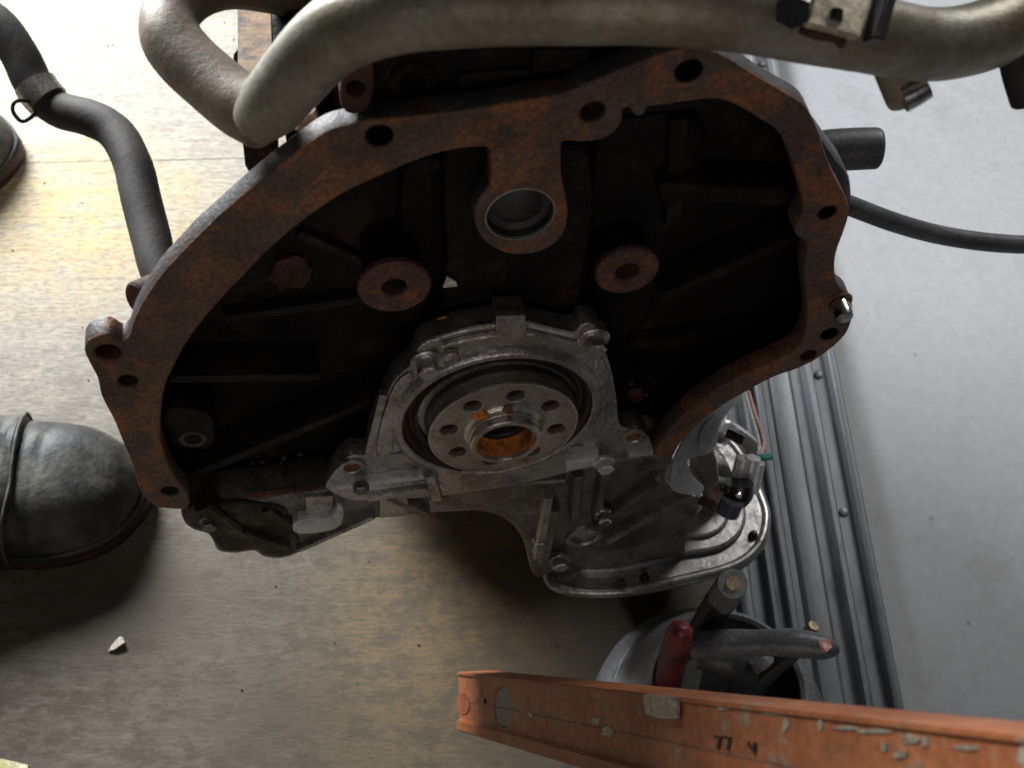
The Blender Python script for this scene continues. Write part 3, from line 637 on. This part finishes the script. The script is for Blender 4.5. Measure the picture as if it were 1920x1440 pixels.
# rubber stub and thin hose leaving to the right behind the flange
E('hose_stub', tube([LD(1505, 290, .60), LD(1560, 282, .60), LD(1612, 279, .60), LD(1642, 278, .60), LD(1650, 278, .60)], [.0108, .0108, .0108, .0106, .0092], 26, 4), 'grey_hose', 'short grey rubber hose stub behind the flange')
E('stub_body', plate(smooth2(px2([(1530, 250), (1570, 300), (1590, 325), (1598, 352), (1596, 385), (1570, 380), (1540, 330)], -.030), 2), [], -.030, .02, .003), 'grey_hose')
E('thin_hose', tube([LD(1560, 372, .66), LD(1605, 390, .67), LD(1680, 418, .69), LD(1760, 440, .71), (LD(1850, 454, .72)), LD(1940, 459, .73), LD(2060, 456, .74)], .0058, 20, 6), 'grey_hose', 'thin dark grey hose running off to the right')
# left hose with clamp
lh = [(-60, 10, .74), (0, 52, .74), (40, 108, .74), (68, 165, .74), (108, 204, .74), (165, 220, .735), (215, 248, .73), (248, 305, .72), (266, 380, .71), (284, 450, .70), (300, 510, .69), (340, 580, .68)]
lr = [.0122, .0122, .0120, .0122, .0115, .0114, .0114, .0118, .0120, .0118, .0112, .0112]
hose = E('coolant_hose', tube([LD(*p) for p in lh], lr, 28, 6, wob=.0006), 'rubber_hose', 'black rubber coolant hose snaking down at the left')
E('hose_clamp', tube([LD(66, 158, .74), LD(76, 174, .74), LD(92, 192, .74)], [.0133, .0134, .0132], 28, 3), 'clamp_steel', parent=hose)
E('clamp_ear', tube([LD(58, 190, .73), LD(30, 190, .72), LD(24, 208, .72), LD(42, 228, .72), LD(66, 214, .73)], .0012, 8, 5), 'black_plastic', parent=hose)
# big coolant pipe over the top
pipe = [(2050, -130, .45), (1960, -20, .43), (1880, 50, .42), (1800, 78, .41), (1720, 82, .40), (1620, 62, .385), (1500, 40, .375), (1380, 18, .365), (1240, 4, .36), (1100, 2, .36), (960, 4, .365), (840, 10, .37), (740, 22, .375), (660, 48, .385), (600, 90, .395), (550, 145, .405), (512, 192, .415), (480, 226, .425)]
rad = [.0125] * 5 + [.0125, .0128, .0130, .0132, .0132, .0132, .0134, .0134, .0132, .0128, .0122, .0118, .0090]
pp_ = E('coolant_pipe', tube([LD(*p) for p in pipe], rad, 40, 8, wob=.0003), 'pipe_metal', 'long bent dull metal pipe crossing above the flange')
hp = [(496, 222, .445), (450, 198, .45), (400, 158, .455), (350, 112, .46), (320, 66, .465), (325, 20, .475), (372, -22, .49), (440, -30, .51), (520, -16, .53), (600, 0, .55)]
E('pipe_hose', tube([LD(*p) for p in hp], [.0118, .0122, .0122, .0122, .0120, .0116, .0112, .0108, .0105, .0105], 32, 7, wob=.0006), 'pipe_brown', 'brown dusty hose looping back from the pipe end', parent=pp_)
# bracket welded on the pipe
def quadplate(a, b, c_, d_, th, hole=None, bev=.0006):
    bm = bmesh.new(); P = [Vector(q) for q in (a, b, c_, d_)]; nn = (P[1] - P[0]).cross(P[3] - P[0]).normalized()
    f = bm.faces.new([bm.verts.new(p) for p in P]); r = bmesh.ops.extrude_face_region(bm, geom=[f])
    bmesh.ops.translate(bm, verts=[v for v in r['geom'] if isinstance(v, bmesh.types.BMVert)], vec=nn * th)
    bmesh.ops.recalc_face_normals(bm, faces=bm.faces[:]); bmesh.ops.bevel(bm, geom=bm.edges[:], offset=bev, segments=2, affect='EDGES'); return bm
br_ = E('pipe_bracket', quadplate(LD(1522, -24, .356), LD(1502, 52, .352), LD(1602, 78, .355), LD(1640, -10, .362), .003), 'bracket_cream', 'cream coloured mounting bracket with an oval hole', parent=pp_)
bm = bmesh.new(); tube([LD(1567, 36, .3495), LD(1567, 36, .356)], .0023, 18, 2, True, bm)
for v in bm.verts: pass
E('bracket_hole', tube([LD(1569, 20, .352), LD(1567, 38, .3515)], .0020, 14, 3), 'black_plastic', parent=pp_); bm.free()
E('bracket_bolt', tube([LD(1490, 6, .350), LD(1486, 22, .346)], [.0062, .0056], 6, 2), 'black_plastic', parent=pp_)
E('bracket_bolt', tube([LD(1514, -30, .352), LD(1498, 42, .352)], [.0032, .0032], 8, 2), 'black_plastic', parent=pp_)
E('bracket_gusset', quadplate(LD(1640, -20, .358), LD(1612, 80, .354), LD(1632, 84, .357), LD(1662, -20, .361), .006), 'tool_dark', parent=pp_)
E('bracket_weld', tube([LD(1500, 56, .354), LD(1530, 66, .353), (LD(1565, 72, .354)), LD(1582, 82, .355)], [.0011, .0014, .0012, .0018], 8, 4, wob=.0006), 'rust_dark', parent=pp_)
f1 = E('pipe_fitting', tube([LD(1668, 120, .41), LD(1690, 175, .415), LD(1696, 190, .415)], [.0062, .0062, .0058], 18, 3), 'pipe_brown', parent=pp_)
E('fitting_nozzle', tube([LD(1690, 182, .413), LD(1714, 170, .412), LD(1736, 158, .411)], [.0058, .0056, .0052], 18, 3), 'steel_bright', parent=pp_)
E('pipe_fitting', tube([LD(1896, 70, .43), LD(1912, 140, .435), LD(1925, 190, .44)], [.0062, .0062, .0058], 18, 3), 'rubber_hose', parent=pp_)

# ================================================================== BOOTS
def make_boot(tip, ang, s=1.0, kind=0):
    R = Matrix.Rotation(ang, 3, 'Z')
    t = empty('boot', tip, R)
    # sections from the tip backwards: x, half width, height, centre drop
    secs = [(-.000, .006, .022, .018), (-.006, .022, .036, .016), (-.018, .036, .050, .015), (-.036, .0455, .060, .014), (-.060, .051, .066, .014), (-.085, .052, .069, .014), (-.110, .050, .074, .014), (-.135, .047, .084, .014), (-.165, .044, .100, .014), (-.20, .041, .125, .014), (-.24, .039, .15, .014), (-.28, .036, .155, .014)]
    ss = smooth2([Vector(q) for q in [(a, b, c) for a, b, c, d in secs]], 8, False); n = 56
    def pt(x, hw, h, a, grow=0):
        ca, sa = math.cos(a), math.sin(a)
        y = (hw + grow) * math.copysign(abs(ca) ** .8, ca)
        z = .014 + (h + grow - .014) * max(sa, 0) ** .75 if sa > 0 else .014 + .006 * sa
        w_ = noise.noise(Vector((x * 22, y * 22, kind)))
        if sa > 0:       # diagonal folds where the toes bend, flattened toe, slack leather at the sides
            k = min(1, max(0, (-.045 - x) * 30)) * sa
            z -= .0042 * k * max(0, math.sin(x * 210 + y * 55 + w_ * 3)) ** 2 + .0016 * k * max(0, math.sin(x * 390 - y * 80 + w_ * 4)) ** 3
            z += .003 * w_ * sa
            y += .0025 * w_ * ca
        return Vector((x, y, z)) * s
    def shell(sections, grow, front=None):
        bm = bmesh.new(); prev = None
        for idx, q in enumerate(sections):
            ring = []
            for k in range(n):
                a = 2 * PI * k / n; x = q[0]
                if front is not None:      # front edge bows forward over the instep
                    sh_ = front * max(math.sin(a), 0) * max(0, 1 - idx / 10)
                    x = x + sh_
                ring.append(bm.verts.new(pt(x, q[1] + (.002 if front and idx else 0), q[2], a, grow if idx or not front else grow * .2)))
            if prev:
                for k in range(n): bm.faces.new((prev[k], prev[(k + 1) % n], ring[(k + 1) % n], ring[k]))
            elif front is None: bm.faces.new(ring)
            prev = ring
        bm.faces.new(prev); return bm
    obj('upper', shell(ss, 0), 'boot_leather', t)
    rear = [q for q in ss if q[0] < -.088]
    obj('vamp_panel', shell(rear, .0030, .012), 'boot_leather', t)
    def quarter(sy):
        bm = bmesh.new(); prev = None
        for q in [q for q in ss if q[0] < -.112]:
            ring = []
            for g in (.0026, .0056, .0056, .0026):
                pass
            for k in range(9):
                a = math.radians(8 + 62 * k / 8) if sy > 0 else math.radians(172 - 62 * k / 8)
                ring.append(bm.verts.new(pt(q[0] + .012 * math.sin(a), q[1] + .002, q[2], a, .0030 + .0030 * min(1, k, 8 - k))))
            if prev:
                for k in range(8): bm.faces.new((prev[k], prev[k + 1], ring[k + 1], ring[k]))
            prev = ring
        return bm
    for sy in (-1, 1): obj('eyelet_flap', quarter(sy), 'tool_dark', t)
    def outline(grow):
        pts = []
        for x, hw, h, d in secs: pts.append(Vector(((x - (grow * .0) + (grow if x > -.003 else 0)) * s, (hw + grow) * s)))
        return smooth2(pts + [Vector((p.x, -p.y)) for p in pts[::-1]], 2)
    so = obj('sole', plate(outline(.003), [], .016 * s, .016 * s, .002), 'boot_sole', t)
    obj('red_tread', plate(outline(.0034)[:], [], .0105 * s, .004 * s, .001), 'boot_red', so)
    # toe rand and vamp seam
    rand = [Vector((x * s + (.001 if i == 0 else 0), (hw + .0012) * s * 1.0, (.0185) * s)) for i, (x, hw, h, d) in enumerate(secs[:7])]
    rp = rand[::-1] + [Vector((p.x, -p.y, p.z)) for p in rand]
    obj('welt', tube(rp, .0016 * s, 8, 3), 'boot_leather', t)
    q0 = rear[1]
    seam_ = [pt(q0[0] + .0135 * max(math.sin(math.radians(a_)), 0), q0[1] + .002, q0[2], math.radians(a_), .0036) for a_ in range(-4, 185, 8)]
    obj('vamp_seam', tube(seam_, .0011 * s, 8, 2), 'boot_stitch', t)
    for r_ in (-.122, -.142, -.162):
        q = min(ss, key=lambda v: abs(v[0] - r_))
        lc = [pt(r_, q[1], q[2], math.radians(a_), .0085) for a_ in (58, 72, 90, 108, 122)]
        obj('lace', tube(lc, .0024 * s, 10, 4), 'boot_stitch', t)
        for a_ in (56, 124):
            obj('eyelet', lathe([(.0018, 0), (.0018, .002), (.0040, .0022), (.0045, .0005)], pt(r_, q[1], q[2], math.radians(a_), .0062), Vector((0, math.cos(math.radians(a_)), 1)), 14, close=True), 'black_plastic', t)
    return t
b1 = make_boot(floor(280, 936), math.radians(2), 1.0)
tag(b1, 'scuffed grey leather work boot at the left, its toe beside the engine flange', 'boot', 'work boots at the left edge')
b2 = make_boot(floor(40, 292), math.radians(10), 1.0, 5)
tag(b2, 'dark work boot toe poking in beside the clamped black hose', 'boot', 'work boots at the left edge')

# ================================================================== SPIRIT LEVEL
dl, dr = .74, .262
A = at(860, 1262, dl); A2 = at(858, 1370, dl); B = at(1920, 1384, dr)
ax = (B - A).normalized(); hv = (A2 - A); hv = (hv - ax * hv.dot(ax)); HL = hv.length; hv.normalize()
nv = ax.cross(hv).normalized()
if nv.dot(CF) > 0: nv = -nv
LM = Matrix((ax, -hv, nv)).transposed(); LEN = .60
if LM.determinant() < 0: print('level matrix mirrored')
lev = empty('spirit_level', A2, LM)
tag(lev, 'worn orange metal spirit level leaning across the lower right corner', 'spirit level')
H = HL; TH = .022
def lv(name, me, mat, label=None, parent=None): return obj(name, me, mat, parent or lev, label)
def lpx(px, py):       # pixel to point on the level's front face (x along, y up)
    r = ray(px, py); t = (A2 - CAM).dot(nv) / r.dot(nv); p = CAM + r * t - A2
    return Vector((p.dot(ax), p.dot(-hv)))
o_end = lpx(938, 1325)
def opx(cx, cy, a, b, n=28): return [lpx(cx + a * math.cos(2 * PI * i / n), cy + b * math.sin(2 * PI * i / n)) for i in range(n)]
def ell(c, a, b, n=28): return [Vector((c[0] + a * math.cos(2 * PI * i / n), c[1] + b * math.sin(2 * PI * i / n))) for i in range(n)]
body = [Vector((0, .0005)), Vector((LEN, .0005)), Vector((LEN, H)), Vector((0, H))]
lv('rail_body', plate(body, [opx(938, 1326, 17, 39)], -.0015, TH - .003, .0006), 'level_orange')
lv('top_rail', box((0, H * .66, -TH), (LEN, H + .0012, .0005), .0009), 'level_orange')
bpy.data.objects.remove(bpy.data.objects['top_rail'])
lv('lower_rail', box((0.0, 0, -TH - .001), (LEN, H * .20, .0006), .0009), 'level_orange')
lv('upper_rail', box((0.0, H - .0016, -TH - .001), (LEN, H + .0004, -.0006), .0005), 'level_orange')
lv('groove_line', box((.002, H * .525, -.0030), (LEN, H * .535, -.0012), .0001), 'level_groove')
lv('end_vial', plate(opx(938, 1326, 16.7, 38.5), [], -.0020, .006, .0005), 'vial_glass')
# bare patch and chipped paint
pch = [lpx(1212, 1302), lpx(1272, 1306), lpx(1271, 1346), lpx(1240, 1346), lpx(1216, 1336)]
lv('bare_patch', plate(pch, [], .0016, .0024, .0002, .0003), 'level_worn')
def wornblob(cx, cy, w_, h_, seed, name='paint_chip'):
    rr = random.Random(seed); pts = []
    for i in range(14):
        a = 2 * PI * i / 14; k = rr.uniform(.55, 1.15)
        pts.append(lpx(cx + w_ * k * math.cos(a), cy + h_ * k * math.sin(a)))
    return lv(name, plate(smooth2(pts, 2), [], -.0011, .0008, .0001), 'level_worn')
for i, q in enumerate([(1350, 1326, 14, 8), (1462, 1338, 44, 5), (1466, 1358, 6, 16), (1530, 1360, 6, 14), (1640, 1372, 40, 6), (1700, 1386, 18, 9), (1726, 1392, 6, 12), (1110, 1352, 9, 10), (1135, 1372, 14, 12), (1650, 1402, 7, 12), (1680, 1416, 16, 8), (990, 1340, 5, 6), (1580, 1366, 26, 5), (1800, 1402, 30, 6), (1910, 1420, 12, 24)]):
    wornblob(*q, seed=i)
for (px, py, ww, hh) in ((866, 1318, 12, 22),):
    pts = [lpx(px + ww * math.cos(a), py + hh * math.sin(a)) for a in [i * PI / 7 for i in range(14)]]
    lv('red_sticker', plate(pts, [], -.0010, .0008, .0002), 'level_red')
lv('end_screw', lathe([(.0016, -.002), (.0016, .0004), (.0010, .0008)], (lpx(906, 1315).x, lpx(906, 1315).y, -.0012), (0, 0, 1), 12), 'mark_black')
def mark(strokes):
    bm = bmesh.new()
    for x0, y0, x1, y1, w_ in strokes:
        d = Vector((x1 - x0, y1 - y0)).normalized(); q = Vector((-d.y, d.x)) * w_
        c4 = [lpx(x0 + q.x, y0 + q.y), lpx(x1 + q.x, y1 + q.y), lpx(x1 - q.x, y1 - q.y), lpx(x0 - q.x, y0 - q.y)]
        f = bm.faces.new([bm.verts.new((p.x, p.y, -.0012 + .00004 * len(bm.faces))) for p in c4])
        r = bmesh.ops.extrude_face_region(bm, geom=[f]); bmesh.ops.translate(bm, verts=[v for v in r['geom'] if isinstance(v, bmesh.types.BMVert)], vec=(0, 0, -.0004))
    return lv('painted_mark', bm, 'mark_black')
mark([(1331, 1381, 1347, 1383, 2.2), (1345, 1383, 1340, 1404, 2.4)])
mark([(1350, 1382, 1364, 1385, 2.2), (1362, 1385, 1359, 1406, 2.4)])
mark([(1396, 1391, 1398, 1400, 2.0), (1397, 1400, 1411, 1400, 1.8), (1410, 1392, 1408, 1412, 2.2)])

# ================================================================== CAN OF TOOLS
rc = at(1362, 1292, .735)
bc = Vector((rc.x, rc.y, 0))
H_ = rc.z; R_ = 150 * .735 / F
can = empty('tool_can', (bc.x, bc.y, 0))
tag(can, 'round grey metal can flaring towards its base, full of tools, behind the orange level', 'can')
obj('can_body', lathe([(R_ * 1.62, .0), (R_ * 1.60, .012), (R_ * 1.40, H_ * .4), (R_ * 1.16, H_ * .8), (R_ * .98, H_ - .003), (R_ * .93, H_ - .004), (R_ * 1.10, H_ * .8), (R_ * 1.5, .006), (.001, .006), (.001, 0)], (0, 0, 0), (0, 0, 1), 64), 'can_steel', can)
obj('rim', lathe([(R_ * .99, H_ - .004), (R_ * 1.02, H_ - .001), (R_ * .98, H_ + .0012), (R_ * .93, H_ - .0005), (R_ * .93, H_ - .004)], (0, 0, 0), (0, 0, 1), 64, close=True), 'can_steel', can)
obj('bead', lathe([(R_ * 1.36, H_ * .42), (R_ * 1.37, H_ * .46), (R_ * 1.33, H_ * .48), (R_ * 1.33, H_ * .44)], (0, 0, 0), (0, 0, 1), 64, close=True), 'can_steel', can)
def W3(px, py, d): return at(px, py, d)
# red handled screwdriver
t = empty('screwdriver', W3(1272, 1300, .82))
tag(t, 'screwdriver with a glossy red handle end, leaning in the grey can', 'screwdriver')
inv = -t.location
obj('handle', tube([inv + W3(1252, 1275, .735), inv + W3(1262, 1235, .712), inv + W3(1272, 1202, .692), inv + W3(1277, 1180, .682), inv + W3(1279, 1170, .680)], [.0075, .0088, .0088, .0070, .003], 20, 4), 'tool_red', t)
obj('blade', tube([inv + W3(1262, 1235, .73), inv + W3(1262, 1300, .80)], .004, 12, 3), 'tool_dark', t)
# grey plier handles
t = empty('pliers', W3(1400, 1300, .80)); inv = -t.location
tag(t, 'grey handled pliers resting across the rim of the can', 'pliers')
obj('handle', tube([inv + W3(1302, 1212, .700), inv + W3(1350, 1208, .692), inv + W3(1420, 1205, .684), inv + W3(1490, 1206, .678), inv + W3(1545, 1214, .674), inv + W3(1574, 1220, .672)], [.0085, .0088, .0075, .0085, .0072, .0022], 20, 5), 'tool_grey', t)
obj('handle', tube([inv + W3(1310, 1225, .712), inv + W3(1370, 1240, .712), inv + W3(1400, 1275, .73), inv + W3(1390, 1330, .76)], [.0090, .0120, .0120, .0095], 20, 5), 'tool_dark', t)
obj('grip_end', chip(inv + W3(1548, 1209, .6665), .0040, 0, seed=2, thick=.5), 'wire_pink', t)
t = empty('wrench', W3(1400, 1310, .78)); inv = -t.location
tag(t, 'dark steel wrench slanting down inside the can below the pliers', 'wrench')
obj('shaft', tube([inv + W3(1490, 1228, .698), inv + W3(1440, 1268, .715), inv + W3(1398, 1320, .74), inv + W3(1370, 1370, .77)], [.0055, .0070, .0075, .0080], 16, 4, flat=.6), 'tool_dark', t)
obj('jaw', tube([inv + W3(1420, 1232, .70), inv + W3(1432, 1248, .70)], [.0060, .0075], 14, 2), 'tool_grey', t)
# extension bar
t = empty('socket_extension', W3(1320, 1200, .75)); inv = -t.location
tag(t, 'thick grey steel socket bar standing in the can, its round end under the pan', 'socket bar')
obj('shaft', tube([inv + W3(1300, 1215, .76), inv + W3(1330, 1160, .725), inv + W3(1355, 1120, .70)], [.0090, .0092, .0092], 20, 3), 'tool_dark', t)
obj('socket', tube([inv + W3(1352, 1126, .705), inv + W3(1370, 1100, .684), inv + W3(1374, 1094, .676)], [.0095, .0092, .0086], 24, 3), 'can_steel', t)
obj('socket_core', tube([inv + W3(1374, 1094, .677), inv + W3(1375, 1093, .6745)], .0042, 14, 1), 'brass', t)
t = empty('chisel', W3(1305, 1330, .80)); inv = -t.location
tag(t, 'flat grey chisel standing between the red screwdriver and the pliers', 'chisel')
obj('shaft', quadplate(inv + W3(1290, 1222, .71), inv + W3(1262, 1350, .77), inv + W3(1296, 1350, .77), inv + W3(1322, 1232, .71), .004, bev=.001), 'can_steel', t)
obj('tip', tube([inv + W3(1300, 1235, .709), inv + W3(1314, 1222, .706)], [.006, .003], 12, 2), 'tool_grey', t)
# brass screw tip behind plier handle
t = empty('brass_bolt', W3(1525, 1190, .70)); inv = -t.location
tag(t, 'small brass bolt end sticking up behind the plier handle', 'bolt')
obj('shank', tube([inv + W3(1508, 1196, .700), inv + W3(1520, 1180, .690)], .0035, 12, 2), 'tool_dark', t)
obj('head', tube([inv + W3(1518, 1183, .690), inv + W3(1526, 1173, .687)], [.0042, .0036], 6, 2), 'brass', t)

# ================================================================== SMALL LITTER
def shard(p, pts, th, mat, name, label, cat, lift=0.0, tilt=.25):
    bm = bmesh.new(); V = [bm.verts.new((x, y, th + lift + tilt * x)) for x, y in pts]; f = bm.faces.new(V)
    r = bmesh.ops.extrude_face_region(bm, geom=[f]); bmesh.ops.translate(bm, verts=[v for v in r['geom'] if isinstance(v, bmesh.types.BMVert)], vec=(0, 0, -th))
    bm.normal_update(); o = obj(name, bm, mat, None, None, p); tag(o, label, cat); return o
shard(floor(222, 1210), [(-.006, -.0045), (-.001, -.0035), (.0055, .001), (.0032, .005), (.001, .0054), (-.0032, .001)], .0012, 'paper_chip', 'paper_scrap', 'torn cream paper scrap on the plywood below the boot', 'scrap', .002)
shard(floor(20, 1432), [(-.03, -.03), (.02, -.012), (.018, -.004), (-.01, .003), (-.03, .006)], .003, 'yellow_chip', 'yellow_offcut', 'pale yellow offcut in the bottom left corner of the floor', 'offcut', .008)
pz = L3(842, 527, -.019)
pw = O + ROT @ pz
bm = bmesh.new(); V = [bm.verts.new(ROT @ Vector(q)) for q in ((-.003, -.003, .001), (.0035, -.002, .002), (.003, .001, .002), (-.001, .004, .001))]
f = bm.faces.new(V); r = bmesh.ops.extrude_face_region(bm, geom=[f]); bmesh.ops.translate(bm, verts=[v for v in r['geom'] if isinstance(v, bmesh.types.BMVert)], vec=-EN * .001)
o = obj('paint_flake', bm, 'paper_chip', None, None, pw); tag(o, 'tiny pale flake stuck on the block right of the dull rusty pad', 'flake')
# loose dirt crumbs on plywood
bm = bmesh.new(); rr = random.Random(4)
for i in range(260):
    x = rr.uniform(-.45, .1); y = rr.uniform(.12, 1.3); s_ = rr.uniform(.0002, .0009)
    m_ = bmesh.ops.create_icosphere(bm, subdivisions=1, radius=s_, matrix=Matrix.Translation((x, y, s_ * .3)))
o = obj('grit', bm, 'boot_sole'); o['kind'] = 'stuff'; o['label'] = 'loose dark grit scattered over the plywood'
for k in list(eng.keys()):
    if k == 'eng': del eng['eng']
for m in bpy.data.materials:
    if 'out' in m: del m['out']
sc.cycles.pixel_filter_type = 'BLACKMAN_HARRIS'; sc.cycles.filter_width = 1.7
